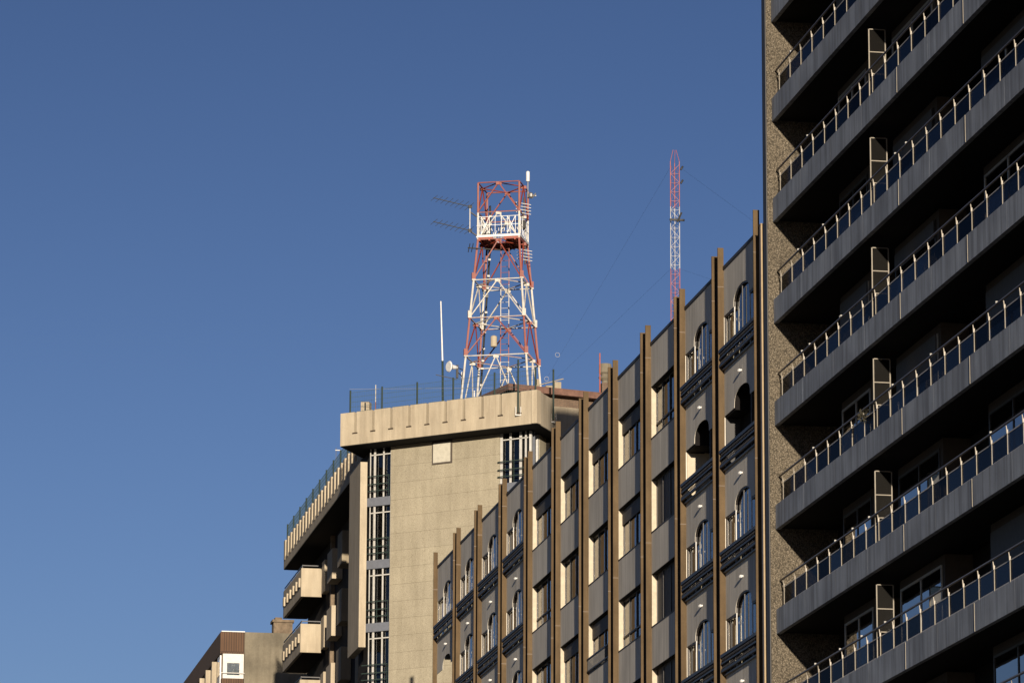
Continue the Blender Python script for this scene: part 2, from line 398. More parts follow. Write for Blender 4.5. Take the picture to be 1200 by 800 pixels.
def arch_window(y0, y1, z0, zsh, style, k=0):
    yc = (y0+y1)/2; fr = MB(); X0, X1 = 27.014, 27.07; w_ = .06; hw = .98
    gl = None
    if style == 'open':
        fr.box(X0, X1, yc-hw-.1, yc-hw-.04, z0, zsh)
        f = fr.build('window', M['coping'], grey)
        MB().box(27.03, 27.9, y1-.04, y1, z0, zsh-.06).build('jamb', M['reveal'] if k else M['coping'], f)  # first bay's jamb is coloured black to read as shaded
        MB().box(27.55, 27.9, y0, y1-.042, zsh-.03, zsh+.6).build('arch_shade_block', M['interior'], f)  # near-black boxes added so the open arch looks dark inside
        MB().box(27.03, 27.54, yc+hw-.02, y1-.002, zsh-.055, zsh+.6).build('arch_shade_block', M['interior'], f)
        if not k: MB().box(27.45, 27.49, y0, y1-.05, z0, zsh-.04).build('shutter', M['interior'], f)  # near-black sheet stands in for the darkness of this open arch
    elif style == 'through':
        fr.box(27.02, 27.28, y0, y1, z0-.02, z0+.03)
        f = fr.build('window', M['coping'], grey)
    else:
        fr.box(X0, X1, y0, y0+w_, z0, zsh); fr.box(X0, X1, y1-w_-.06, y1-.06, z0, zsh)
        fr.box(X0, X1, y0+w_, yc-hw, zsh-w_, zsh); fr.box(X0, X1, yc+hw, y1-w_-.06, zsh-w_, zsh)
        fr.box(X0, X1, y0+w_, y1-w_-.06, z0, z0+w_)
        fr.box(X0+.005, X0+.029, yc-.03, yc+.03, z0+w_, zsh+.38)
        pr = archprof(yc, zsh-.0, hw, .46)
        for a, b in zip(pr[:-1], pr[1:]):
            fr.bar((27.04, a[0], a[1]-.02), (27.04, b[0], b[1]-.02), .045)
        f = fr.build('window', M['frame_dark'], grey)
        for sg in (-1, 1): MB().box(27.013, 27.04, yc+sg*hw-.03, yc+sg*hw+.03, z0+.02, zsh).build('mullion', M['frame_white'], f)
        pts = [(y0+w_, z0+w_), (y0+w_, zsh-w_)] + [(yc-hw, zsh-w_)] + [(a, b-.03) for a, b in pr] + [(yc+hw, zsh-w_), (y1-w_-.06, zsh-w_), (y1-w_-.06, z0+w_)]
        MB().yzprism(pts, 27.175, 27.0857).build('glass', M['glass'], f)
        MB().box(27.052, 27.10, y1-.03, y1, z0, zsh).build('jamb', M['reveal'], f)
        c = MB(); yy = yc+hw+.08 if style != 'full' else y0+.1
        while yy < y1-.14:
            d = random.uniform(0, .035); c.box(27.20+d, 27.22+d, yy, yy+.09, z0+.02, zsh-.02 if abs(yy-yc) > hw-.1 else zsh+.3); yy += .09
        c.build('curtain', M['curtain'] if style != 'brown' else M['brown_rubble'], f)
    # balcony railing
    rl = MB(); xa, xb = 26.84, 26.90
    rl.box(xa-.01, xb+.01, y0+.02, y1-.02, z0+.46, z0+.55)
    rl.box(xa, xb, y0+.04, y1-.04, z0+.27, z0+.32)
    rl.box(xa, xb, y0+.04, y1-.04, z0+.05, z0+.12)
    for yy in (y0+.04, y1-.09):
        rl.box(xb, 27.0, yy, yy+.05, z0+.47, z0+.53); rl.box(xb, 27.0, yy, yy+.05, z0+.06, z0+.11)
    yy = y0+.12
    while yy < y1-.1:
        rl.path([(26.87, yy, z0+.10), (26.845, yy+.03, z0+.16), (26.89, yy+.05, z0+.21), (26.87, yy, z0+.28)], .014, 4)
        rl.lathe((26.87, yy, z0+.33), [(.012,0),(.035,.04),(.035,.08),(.012,.13)], 6)
        yy += .17
    rl.build('balcony_railing', M['black_iron'], f)
    MB().box(26.93, 27.0, y0+.03, y1-.03, z0-.035, z0+.0).build('sill', M['galv'], f)

ARCH = {0, 1, 7, 8, 9, 10}
RS = {2: 'tddsr', 3: 'stdsr', 4: 'sctsr', 5: 'scsct', 6: 'ctsbt'}
RS = {2: 'tdddd', 3: 'sstrs', 4: 'scrst', 5: 'scsts', 6: 'stttc'}
AS = {0: ['win','open','win','win','win'], 1: ['win','open','win','win','win'], 7: ['brown','win','win','win','win'],
      8: ['brown','win','win','win','win'], 9: ['win','full','win','win','win'], 10: ['win','through','win','win','win']}
for k in range(11):
    y0 = YN[k]+(GAP if k else 0)+.03+(.03 if k == 0 else .03); y1 = YN[k+1]-.0
    zt = 30.88
    for f_ in range(KMAX):
        if k in ARCH:
            spandrel_arch(y0, y1, SHO-FH*f_, zt)
            arch_window(y0, y1, SILL-FH*f_, SHO-FH*f_, AS[k][f_], k)
            zt = SILL-FH*f_-.035
            yc = (y0+y1)/2
            m = MB().tube((27.0, yc+.02, zt-.43), (26.94, yc+.02, zt-.44), .03, 8).tube((26.94, yc+.02, zt-.44), (26.90, yc+.0, zt-.45), .05, 8, .035)
            m.build('wall_lamp', M['white'], grey, smooth=False)
        else:
            spandrel_rect(y0, y1, HEAD-FH*f_, zt)
            rect_window(y0, y1, SILL-FH*f_, HEAD-FH*f_, RS[k][f_])
            zt = SILL-FH*f_-.03
    spandrel_rect(y0, y1, SILL-FH*(KMAX)-.1, zt)

# ================================================================== RIGHT TOWER WITH BALCONIES
TH = 2.82; TZ = 19.5   # bottom of a slab
tower = empty('tower_block', (36, 95, 0), 'dark high-rise on the right with slanting rows of grey balconies and a pebble-dash end wall', 'tower block')
YE, YS = 113.6, 70.0
TOP = 49.2
XB = 28.72
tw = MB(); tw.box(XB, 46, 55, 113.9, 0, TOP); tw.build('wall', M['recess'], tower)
MB().box(26.86, XB, YE, 114.0, 0, TOP).build('end_wall', M['pebble'], tower)
MB().box(26.835, 26.858, YE+.03, 114.03, 0, TOP+.1).build('corner_cladding', M['coping'], tower)
MB().box(26.98, XB, 60, YE-.01, 0, 5.2).build('base_wall', M['fascia'], tower)
MB().box(26.85, 46, 55, 114.0, TOP+.1, TOP+.35).build('roof', M['coping'], tower)
levels = [i for i in range(-5, 12)]
PS = 1.245
posts = []; panels = []
balc = {}
for L in levels:
    zb = TZ+TH*L
    if zb < 5.3 or zb > TOP-2: continue
    m = MB(); y = 113.59; i = 0
    # fascia in separate precast lengths with open joints
    ys = [113.585, 110.4, 107.1, 103.9, 100.45, 97.6, 94.5, 91.3, 88.1, 84.9, 81.7, 78.5, 75.3, YS]
    for a, b in zip(ys[:-1], ys[1:]):
        m.box(27.0, 27.12, b+.005, a-.005, zb, zb+.66)
    bal = m.build('balcony', M['fascia'], tower, bevel=.003); balc[L] = bal
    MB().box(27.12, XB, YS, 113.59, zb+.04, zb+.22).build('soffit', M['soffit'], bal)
    # bright sealant angle in a few joints
    for yj in (100.45, 94.5): MB().box(26.988, 27.0, yj-.022, yj+.012, zb+.01, zb+.65).build('joint_cover', M['rail_alu'], bal)
    # handrail and lower rails
    MB().tube((27.11, 113.5, zb+1.44), (27.11, YS, zb+1.44), .028, 8).build('handrail', M['rail_bronze'], bal)
    r = MB(); r.box(27.14, 27.17, YS, 113.3, zb+1.21, zb+1.235); r.box(27.14, 27.17, YS, 113.3, zb+.74, zb+.765)
    r.build('frame_rail', M['rail_pale'], bal)
    yy = 113.25; i = 0
    while yy > YS:
        posts.append((L, yy)); 
        if yy-PS > YS: panels.append((L, yy-PS, yy))
        yy -= PS; i += 1
def near(lst, key):
    vis = [q for q in lst if inframe(key(q))]
    vis.sort(key=lambda q: key(q)[1]); return vis[:100]
kp = lambda q: (27, q[1], TZ+TH*q[0]+.9)
vp = near(posts, kp); vg = near(panels, kp)
def post(m, L, y):
    z = TZ+TH*L
    m.box(27.128, 27.146, y-.010, y+.010, z+.60, z+1.24)
    # claw bracket that carries the handrail
    m.tube((27.135, y, z+1.22), (27.112, y, z+1.40), .019, 6, .010)
    m.box(27.115, 27.15, y-.018, y+.018, z+1.22, z+1.31)
def pan(m, q):
    L, a, b = q; z = TZ+TH*L; m.box(27.15, 27.16, a+.03, b-.03, z+.765, z+1.21)
for q in vp:
    m = MB(); post(m, *q); o_ = m.build('railing_post', M['rail_alu'], balc[q[0]]); o_.data.materials.append(M['rail_mid'])
    for p_ in o_.data.polygons[6:]: p_.material_index = 1
for q in vg:
    m = MB(); pan(m, q); m.build('glass_panel', M['glass_smoke'], balc[q[0]])
m = MB(); s_ = set(vp)
for q in posts:
    if q not in s_: post(m, *q)
tag(m.build('railing_post', M['rail_alu'], tower), kind='stuff')
m = MB(); s_ = set(vg)
for q in panels:
    if q not in s_: pan(m, q)
tag(m.build('glass_panel', M['glass_smoke'], tower), kind='stuff')
# wind screens, windows of the recess
wins = [(107.3, 110.2, 'a'), (100.8, 104.6, 'b'), (92.6, 96.5, 'a'), (86.2, 90.0, 'b'), (78.5, 82.5, 'a')]
for L in levels:
    if L not in balc: continue
    zb = TZ+TH*L; b_ = balc[L]
    zf = zb+.22
    for ysn in (103.6, 88.0, 76.0):
        s = MB(); x0, x1 = 27.14, 27.56
        z0, z1 = zf+1.05, zb+TH-.28
        z0 = zb+1.38
        for xx in (x0, x1): s.box(xx-.014, xx+.014, ysn-.015, ysn+.015, zf, z1)
        zm = zb+1.95
        for zz in (z0, zm, z1): s.box(x0+.014, x1-.014, ysn-.013, ysn+.013, zz-.012, zz+.012)
        so = s.build('wind_screen', M['rail_alu'], b_)
        MB().box(x0+.01, x1-.01, ysn-.003, ysn+.003, z0+.01, z1-.01).build('glass', M['glass_screen'], so)
    rnd = random.Random(L*13+5)
    for (a, b, t) in wins:
        X0 = 28.0
        # window bay that stands forward of the recess wall
        surround = MB()
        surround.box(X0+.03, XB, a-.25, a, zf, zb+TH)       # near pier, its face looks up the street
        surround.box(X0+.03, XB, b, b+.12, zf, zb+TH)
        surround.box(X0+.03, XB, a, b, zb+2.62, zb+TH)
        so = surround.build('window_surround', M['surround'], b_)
        fr = MB(); z0, z1 = zf+.03, zb+2.60
        for yy in (a, (a+b)/2-.03, b-.06): fr.box(X0, X0+.05, yy, yy+.06, z0, z1)
        fr.box(X0, X0+.05, a+.06, b-.06, z0, z0+.06); fr.box(X0, X0+.05, a+.06, b-.06, z1-.06, z1)
        white = rnd.random() < .35
        fo = fr.build('window_frame', M['frame_white'] if white else M['frame_dark'], so)
        MB().box(X0+.02, X0+.03, a+.06, b-.06, z0+.06, z1-.06).build('glass', M['glass_dark'], so)
        if rnd.random() < .5:
            hh = rnd.uniform(.3, 1.5)
            MB().box(X0-.03, X0-.01, a+.05, b-.05, z1-hh, z1).build('roller_shutter', M['shutter'], so)


# small fittings clipped on the handrails and a plant on one of them
rnd = random.Random(3)
for L in balc:
    zb = TZ+TH*L
    for k in range(4):
        y = rnd.uniform(92, 112.5)
        if inframe((27.1,y,zb+1.5)):
            MB().box(27.085,27.135,y-.025,y+.025,zb+1.46,zb+1.505).build('handrail_clip', M['galv'], balc[L])
def leafy(name, c, rad, n, lab):
    m = MB(); rr = random.Random(9)
    for i in range(n):
        d = Vector((rr.gauss(0,.5),rr.gauss(0,1),rr.gauss(0,.7)))*rad; p = Vector(c)+d
        t = Vector((rr.uniform(-1,1),rr.uniform(-1,1),rr.uniform(-1,1))).normalized(); u_ = t.orthogonal().normalized()
        b = len(m.v); l = rr.uniform(.04,.08)
        m.v += [tuple(p-t*l), tuple(p+u_*l*.4), tuple(p+t*l), tuple(p-u_*l*.4)]; m.f.append((b,b+1,b+2,b+3))
    for i in range(10):
        e = Vector(c)+Vector((rr.gauss(0,.08),rr.gauss(0,.25),rr.gauss(0,.16))); m.tube((c[0],c[1],c[2]-.15), tuple(e), .006, 4)
    tag(m.build(name, M['leaf']), lab, 'plant')
M['leaf'] = plain('dull_leaf', (.035,.032,.02), .9)
leafy('climbing_plant', (27.11, 104.5, 23.60), .12, 110, 'small dark trailing plant tangled on a handrail of the right tower')

# ================================================================== BEIGE CORNER BLOCK
blk = empty('apartment_block', (36, 205, 0), 'tall beige stone corner block with overhanging cornice, under the red and white lattice tower', 'apartment block')
Pw = Vector((27.0558, 192.3, 0)); H29 = Vector((math.sin(R(29.1)), math.cos(R(29.1)), 0))
H75 = Vector((math.sin(R(75)), math.cos(R(75)), 0))
def TP(a, o=0): q = Pw+TF*a+NF*o; return (q.x, q.y)
ZC0, ZC1 = 39.70, 41.18
S0, S1 = 1.22, 6.90      # stone wall between the window columns
# core behind everything
core = MB()
c2 = (34.55, 187.9); 
core.prism([TP(-.2,-.45), TP(8.2,-.45), (34.0,188.2), (34.5,188.4), (45,191.2), (45,225), (28.6,225), (28.6,195.6), (27.1,195.0)], 0, ZC0)
core.build('wall', M['recess'], blk)
MB().obox(Pw, TF, NF, S0, S1, -.44, 0, 0, ZC0-.001).build('front_wall', M['stone'], blk)
# hatch in the front wall
h = MB().obox(Pw, TF, NF, 3.42, 4.46, -.02, .05, 38.62, 39.66).build('window_surround', M['surround'], blk)
MB().obox(Pw, TF, NF, 3.49, 4.39, .05, .065, 38.69, 39.58).build('shutter_panel', M['hatch'], h)
# side wall right of the corner window + wall facing down the street
Q = Vector((*TP(8.55), 0))
MB().obox(Q, H29, Vector((H29.y,-H29.x,0)), 1.1, 2.6, -.25, 0, 0, ZC0-.002).build('side_wall', M['stone_side'], blk)
CR = Vector((34.55, 187.2, 0))
MB().obox(CR, H75, Vector((-H75.y, H75.x, 0)), 0.02, 11, 0, .3, 0, 40.9).build('side_wall', M['cream'], blk)
# window columns of the chamfer
def wincol(a0, a1, corner=False):
    zband = 34.62
    for j in range(-3, 4):
        zt = zband+TH*j+ .0      # top of a spandrel band = floor
        if zt > ZC0-.5: break
        zn = min(zt+TH-.385, ZC0-.02)
        sp = MB().obox(Pw, TF, NF, a0, a1, -.2, .03, zt-.385, zt)
        so = sp.build('spandrel_panel', M['bluegrey'], blk)
        fr = MB()
        w_ = a1-a0
        for fx, ww in ((.08,.035),(.25,.09),(.64,.065),(.965,.03)) if not corner else ((.0,.12),(.30,.10),(.62,.12),(.80,.08),(.94,.08)):
            fr.obox(Pw, TF, NF, a0+w_*fx, a0+w_*fx+ww, -.10, -.06, zt, zn)
        fr.obox(Pw, TF, NF, a0+.15, a1-.05, -.13, -.06, zn-.32, zn-.27)
        wo = fr.build('window', M['frame_white'], blk)
        MB().obox(Pw, TF, NF, a0, a1, -.19, -.18, zt, zn).build('glass', M['glass_dark'], wo)
        MB().obox(Pw, TF, NF, a0, a1, -.40, -.37, zt, zn).build('reflection_backing', M['bluegrey'], wo)  # blue-grey sheet stands in for bluish reflections in the glass
        rl = MB()
        xa = a0-.12 if not corner else a0-.02; xb = a1 if not corner else a1+.02
        for zz in (.26, .56, .92):
            rl.obox(Pw, TF, NF, xa, xb, .10, .135, zt+zz, zt+zz+.045)
        for aa in (a0+.5*w_, a1-.04):
            rl.obox(Pw, TF, NF, aa-.012, aa+.012, .06, .095, zt+.03, zt+.93)
        rl.build('railing', M['green'], wo)
wincol(-.03, S0-.01); wincol(S1+.01, 8.5, True)
# corner return window frames
m = MB(); W29 = Vector((H29.y,-H29.x,0))
for a in (.06, .42, .95): m.obox(Q, H29, W29, a, a+.13, -.12, -.02, 35, ZC0-.05)
wo = m.build('window', M['frame_white'], blk)
MB().obox(Q, H29, W29, 0.02, 1.09, -.16, -.15, 35, ZC0-.05).build('glass', M['glass_dark'], wo)
# projecting pier on the street side
MB().box(26.62, 26.93, 191.6, 195.1, 30.65, 38.95).build('pier', M['cream'], blk)
# cornice: slab + facing panels
C0 = Vector((25.75,192.0,0)); C1 = Vector((33.43,185.17,0)); C2 = CR.copy(); C3 = CR+H75*11
C5 = Vector((27.35,194.9,0)); C6 = Vector((27.35,225.4,0))
poly = [C0,C1,C2,C3,Vector((45.2,226,0)),Vector((27.35,226,0)),C5]
MB().prism([(p.x,p.y) for p in [C0+Vector((.1,.12,0)),C1+Vector((0,.12,0)),C2+Vector((-.02,.12,0)),C3+Vector((0,.1,0)),Vector((45.2,225.3,0)),Vector((27.47,225.3,0)),C5+Vector((.12,0,0))]], ZC0+.01, 40.3).build('roof', M['soffit_warm'], blk)
m = MB()
def edge(a, b):
    u = (b-a).normalized(); nn = Vector((u.y,-u.x,0)); return u, nn, (b-a).length
u, nn, ln = edge(C0, C1)           # outward = nn
SP = .953; first = .80
m.obox(C0, u, nn, 0, ln, -.34, -.20, ZC0, ZC1-.01)
m.obox(C0, u, nn, 0, ln, -.20, 0, ZC0, 40.22)
a = 0; k = 0; cuts = []
while first+SP*k < ln-.3: cuts.append(first+SP*k); k += 1
e0 = 0
for c in cuts+[ln]:
    e1 = c-.06 if c != ln else ln
    m.obox(C0, u, nn, e0, e1, -.20, 0, 40.22, ZC1); e0 = c+.06
m.build('cornice', M['cream'], blk)
ld = MB()
for c in cuts: ld.obox(C0, u, nn, c-.14, c+.12, -.02, .03, 40.19, 40.245)
ld.build('notch_shade', M['bronze_dark'], blk)  # dark bars stand in for the shadow in the slot notches
# returns of the cornice
MB().prism([(p.x,p.y) for p in [C0+Vector((.03,.03,0)),C1+Vector((-.01,.03,0)),C2+Vector((-.03,.02,0)),C3,Vector((45.1,225.3,0)),Vector((27.37,225.3,0)),C5+Vector((.02,0,0))]], ZC0-.03, ZC0-.004).build('soffit', M['soffit'], blk)  # near-black plate added to deepen the shade under the cornice
for a, b in ((C1, C2), (C5, C0)):
    u, nn, ln = edge(a, b)
    m = MB().obox(a, u, nn, 0, ln, -.25, 0, ZC0, ZC1-.004)
    if a == C5: m.obox(C5, u, nn, ln-.55, ln-.28, 0, .10, 40.35, 41.0)
    m.build('cornice', M['cream'], blk, bevel=.01)
# wing: cornice with ribs
m = MB(); m.box(27.35, 27.6, 194.95, 225.4, ZC0-.0, 40.30); m.box(27.42, 27.6, 194.95, 225.4, 40.30, ZC1-.01)
m.build('cornice', M['cream'], blk, bevel=.01)
y = 196.2
while y < 225.3:
    MB().box(27.33, 27.42, y, y+.5, 40.12, ZC1-.02).build('cornice_rib', M['cream'], blk); y += 1.19
MB().box(27.6, 45, 225.31, 225.5, ZC0, ZC1).build('cornice', M['cream'], blk)
# wing balconies
for j in range(5):
    zb = 37.12-TH*j
    m = MB(); m.box(27.35, 27.5, 218.15, 225.3, zb, zb+1.42); m.box(27.35, 28.40, 218.0, 218.15, zb, zb+1.45); m.box(27.35,28.6,225.15,225.3,zb,zb+1.4)
    bo = m.build('balcony', M['cream'], blk, bevel=.012)
    MB().box(27.5, 28.6, 218.15, 225.15, zb+.01, zb+.2).build('soffit', M['soffit'], bo)
    for q in range(6): MB().box(27.26, 27.35, 218.3+q*1.22, 218.3+q*1.22+.45, zb+.52, zb+.98).build('rib', M['cream'], bo)
    m = MB(); m.box(27.40, 27.44, 218.0, 225.3, zb+1.56, zb+1.61); m.box(27.40, 28.4, 218.05, 218.09, zb+1.56, zb+1.61)
    for q in range(4): m.box(27.4,27.43,218.05+q*2.4,218.09+q*2.4,zb+1.42,zb+1.58)
    m.box(28.36,28.4,218.05,218.09,zb+1.45,zb+1.58)
    m.build('railing', M['black_iron'], bo)
# staggered window boxes along the recessed wing wall
for j in range(5):
    MB().box(28.34, 28.75, 216.6, 217.6, 37.0+.2-TH*j, 38.8-TH*j).build('bay_panel', M['cream'], blk, bevel=.01)
    zb = 37.05-TH*j
    MB().box(28.08, 28.6, 211.8, 213.6, zb, zb+1.5).build('bay_panel', M['cream'], blk, bevel=.01)
    MB().box(28.10, 28.6, 208.4, 210.0, zb+.2, zb+1.8).build('bay_panel', M['cream_dark'], blk, bevel=.01)  # darker render here stands in for shade on the panel
    MB().box(28.5, 28.6, 205.2, 206.2, zb-.4, zb+1.5).build('bay_panel', M['cream_dark'], blk, bevel=.01)
    w_ = MB().box(28.56, 28.6, 200.5, 203.8, zb, zb+1.6).build('window', M['frame_dark'], blk)
    MB().box(28.55, 28.558, 200.6, 203.7, zb+.08, zb+1.52).build('glass', M['glass_dark'], w_)
m = MB()
for yy in (199.6, 214.6): m.box(28.4, 28.6, yy, yy+.35, 0, ZC0-.01)
m.build('pier', M['brown_rubble'], blk)
# roof-top penthouse with tiled roof
ph = MB().obox(CR, H75, Vector((-H75.y,H75.x,0)), -1.0, 11, 2.0, 6, 40.3, 41.779).build('penthouse_wall', M['brick'], blk)
pr = MB()
D = Vector((-H75.y,H75.x,0)); A0 = CR-H75*1.5+D*1.5; A1 = CR+H75*11+D*1.5
pr.obox(A0, H75, D, 0, 12, 0, 5, 41.78, 42.07)
b = len(pr.v); 
pts = [A0, A1, A1+D*2.6, A0+D*2.6+H75*1.0]
pr.v += [(p.x,p.y,z) for p, z in zip(pts, (42.075,42.075,42.35,42.35))]; pr.v += [(p.x,p.y,42.071) for p in pts]
pr.f += [tuple(b+i for i in q) for q in ((0,1,2,3),(7,6,5,4),(0,4,5,1),(1,5,6,2),(2,6,7,3),(3,7,4,0))]
pr.build('penthouse_roof', M['terracotta'], blk)

# ================================================================== FENCES
def fence(path, z0, z1, nposts, label, extra=()):
    """path: corner points; posts spread along it"""
    root = empty('roof_fence', (path[0].x, path[0].y, z0), label, 'fence', 'green mesh fences round the roof edge')
    segs = list(zip(path[:-1], path[1:])); tot = sum((b-a).length for a, b in segs)
    def at(s):
        for a, b in segs:
            l = (b-a).length
            if s <= l+1e-6: return a+(b-a)*(s/l)
            s -= l
        return path[-1]
    for sp_ in (extra or [tot*i/(nposts-1) for i in range(nposts)]):
        p = at(min(sp_, tot)); MB().box(p.x-.035, p.x+.035, p.y-.035, p.y+.035, z0, z1+.06).build('fence_post', M['green'], root)
    m = MB()
    for i in range(9):
        z = z0+.08+(z1-z0-.12)*i/8
        for a, b in segs: m.tube((a.x,a.y,z), (b.x,b.y,z), .008, 4)
    s = 0
    while s < tot:
        p = at(s); m.tube((p.x,p.y,z0+.04), (p.x,p.y,z1-.02), .0045, 3, cap=False); s += .095
    m.build('wire_mesh', M['wire'], root)
    return root
uf, nf, lf = edge(C0, C1)
fa = C0-nf*.32+uf*.3; fb = C0-nf*.32+uf*10.0
f1 = fence([fa, fb], 40.3, 42.2, 7, 'dark green wire mesh fence along the front roof edge beneath the lattice tower', (0, 1.7, 3.56, 5.45, 7.6, 9.7))
f2 = fence([Vector((27.5,197.2,0)), Vector((27.5,225.2,0))], 40.3, 42.0, 12, 'long green wire mesh fence receding along the street-side wing roof')
# posts bracketed to the outside of the cornice
for nm, p, z1, lab in (('bracketed_post', C0+uf*9.35+nf*.06, 42.6, 'green steel post bolted outside the cornice at its corner'),
                  ('bracketed_post', C2-(C2-C1).normalized()*.25+edge(C1,C2)[1]*.06, 42.5, 'green steel post bolted to the shaded cornice return beside the bronze fin')):
    r_ = empty(nm, (p.x,p.y,40.1), lab, 'post', 'posts bolted outside the cornice')
    MB().box(p.x-.035,p.x+.035,p.y-.035,p.y+.035,40.25,z1).build('post', M['green'], r_)
    MB().box(p.x-.13,p.x+.13,p.y-.05,p.y+.04,40.1,40.16).box(p.x-.13,p.x-.09,p.y-.05,p.y+.04,40.16,40.5).box(p.x+.09,p.x+.13,p.y-.05,p.y+.04,40.16,40.5).build('bracket', M['galv'], r_)

# ================================================================== LATTICE TOWER
TC = Vector((33.5, 194.5, 0)); UA = Vector((.927,-.375,0)); UD = Vector((.375,.927,0))
ZS = [40.3, 44.4, 46.2, 48.0, 49.92, 51.2, 52.6]
def hs(z): return .965 if z >= 49.92 else .965+.0794*(49.92-z)
def corner(i, z):
    h_ = hs(z); sa, sd = ((-1,-1),(1,-1),(1,1),(-1,1))[i]
    q = TC+UA*sa*h_+UD*sd*h_; return Vector((q.x,q.y,z))
bandm = bands('red_white_bands', [44.4, 46.2, 48.0, 49.92, 51.2], False)
lt = empty('lattice_tower', (TC.x, TC.y, 40.3), 'red and white steel lattice tower standing on the beige block roof', 'lattice tower')
for i in range(4):
    m = MB()
    for a, b in zip(ZS[:-1], ZS[1:]): m.bar(corner(i,a), corner(i,b), .082)
    m.build('leg', bandm, lt)
    for z in ZS[1:4]:
        c_ = corner(i, z); MB().box(c_.x-.085, c_.x+.085, c_.y-.08, c_.y+.08, z+.0, z+.36).build('gusset', bandm, lt)
for i in range(4):
    j = (i+1) % 4
    for z in ZS[1:]:
        MB().bar(corner(i,z+.03), corner(j,z+.03), .045).build('ring_beam', bandm, lt)
    for a, b in zip(ZS[:-1], ZS[1:]):
        mid = (corner(i,b)+corner(j,b))/2; m = MB()
        m.bar(corner(i,a+.05), mid, .05); m.bar(corner(j,a+.05), mid, .05)
        g = mid; m.box(g.x-.13, g.x+.13, g.y-.03, g.y+.03, b-.10, b+.04)
        m.build('diagonal_brace', bandm, lt)
for z in (44.45, 46.25, 48.05, 49.85, 52.6):
    mids = [(corner(i,z)+corner((i+1)%4,z))/2 for i in range(4)]
    m = MB()
    for i in range(4): m.bar(mids[i], mids[(i+1)%4], .04)
    m.build('plan_brace', bandm, lt)
# platform and its guard panels
m = MB(); h_ = 1.0
q = lambda a, d, z: tuple((TC+UA*a+UD*d+Vector((0,0,z))))
m.obox(TC, UA, UD, -h_, -.25, -h_, h_, 49.98, 50.03); m.obox(TC, UA, UD, .25, h_, -h_, h_, 49.98, 50.03); m.obox(TC, UA, UD, -.25, .25, .1, h_, 49.98, 50.03)
for a in (-.9,-.45,.3,.75): m.obox(TC, UA, UD, a, a+.06, -h_, h_, 49.88, 49.98)
m.build('platform', M['red'], lt)
m = MB()
for s in (-1, 1):
    m.obox(TC, UA, UD, -h_, h_, s*h_-.03, s*h_+.03, 50.04, 50.15)
    m.obox(TC, UA, UD, s*h_-.03, s*h_+.03, -h_, h_, 50.04, 50.15)
m.build('toe_board', M['white'], lt)
m = MB()
for s in (-1, 1):
    for z in (50.6, 51.0):
        m.bar(q(-h_, s*h_, z), q(h_, s*h_, z), .024); m.bar(q(s*h_, -h_, z), q(s*h_, h_, z), .024)
    for a in (-.8,-.42,-.15,.15,.42,.8):
        m.bar(q(a, s*h_, 50.2), q(a, s*h_, 51.0), .022); m.bar(q(s*h_, a, 50.2), q(s*h_, a, 51.0), .022)
    for a, b in ((-.8,-.42),(.42,.8)):
        m.bar(q(a, s*h_, 50.2), q(b, s*h_, 51.0), .03); m.bar(q(b, s*h_, 50.2), q(a, s*h_, 51.0), .03)
m.build('guard_rail', M['white'], lt)
# ladder
m = MB(); l0, l1 = -.12, .26
for a in (l0, l1): m.bar(q(a, .15, 40.3), q(a, .15, 51.3), .035)
z = 40.5
while z < 51.2: m.tube(q(l0, .15, z), q(l1, .15, z), .013, 4); z += .28
m.build('ladder', bands('ladder_bands', [42.5, 44.4, 46.2, 48.0, 49.92], True), lt)
# feeder cables tied up the back-left leg and right face
m = MB()
for dx, dy in ((.10,-.1),(.16,-.06),(.13,-.16)):
    m.path([tuple(corner(3,z_)+Vector((dx,dy,0))) for z_ in (40.4, 44.4, 46.2, 48, 49.9, 52.0)], .022)
m.build('feeder_cable', M['black'], lt)
z = 41.0; kk = 0
while z < 51.8:
    c_ = corner(3, z)+Vector((.13,-.1,0)); MB().box(c_.x-.06,c_.x+.06,c_.y-.09,c_.y+.09,z,z+.09).build('cable_clip', M['galv'], lt); z += .36+.2*(kk%3); kk += 1

# antennas on the tower: things of their own
def wp(a, d, z): return TC+UA*a+UD*d+Vector((0,0,z))
def yagi(z, lab):
    b0 = Vector((31.83, 193.7, z)); tip = b0+Vector((-1.68,.1,.36))
    root = empty('yagi_antenna', tuple(b0), lab, 'antenna', 'yagi antennas left of the tower')
    MB().bar(b0, tip, .032).build('boom', M['dull'], root)
    d = (tip-b0); m = MB(); e = Vector((.32,-.55,.22)).normalized()
    for i in range(8):
        c_ = b0+d*(.02+i/7*.96); l = .36-.014*i
        m.tube(c_-e*l, c_+e*l, .010, 5)
    m.build('element', M['dull'], root)
    MB().box(b0.x-.07,b0.x+.09,b0.y-.05,b0.y+.05,b0.z-.07,b0.z+.07).build('clamp', M['black'], root)
yagi(51.42, 'upper of the two yagi antennas pointing left from the tower'); yagi(50.30, 'lower of the two yagi antennas pointing left from the tower')
m = MB(); m.bar((31.83,193.72,50.2),(31.83,193.72,51.5),.04); m.bar((31.83,193.72,51.18),tuple(corner(0,51.0)),.045); m.bar((31.83,193.72,50.28),tuple(corner(0,50.1)),.045)
tag(m.build('antenna_bracket', M['galv']), 'pale steel outrigger bracket that links both yagi antennas to the tower', 'bracket')
c_ = corner(0,49.4); m = MB(); m.bar((31.75,193.7,49.48), tuple(c_+Vector((1.2,.2,.15))), .05); m.bar((31.8,193.45,49.62),(31.8,193.95,49.34),.03); m.bar((31.95,193.45,49.64),(31.95,193.95,49.36),.03)
tag(m.build('small_antenna', M['black']), 'short black antenna arm sticking out left below the tower platform', 'antenna')
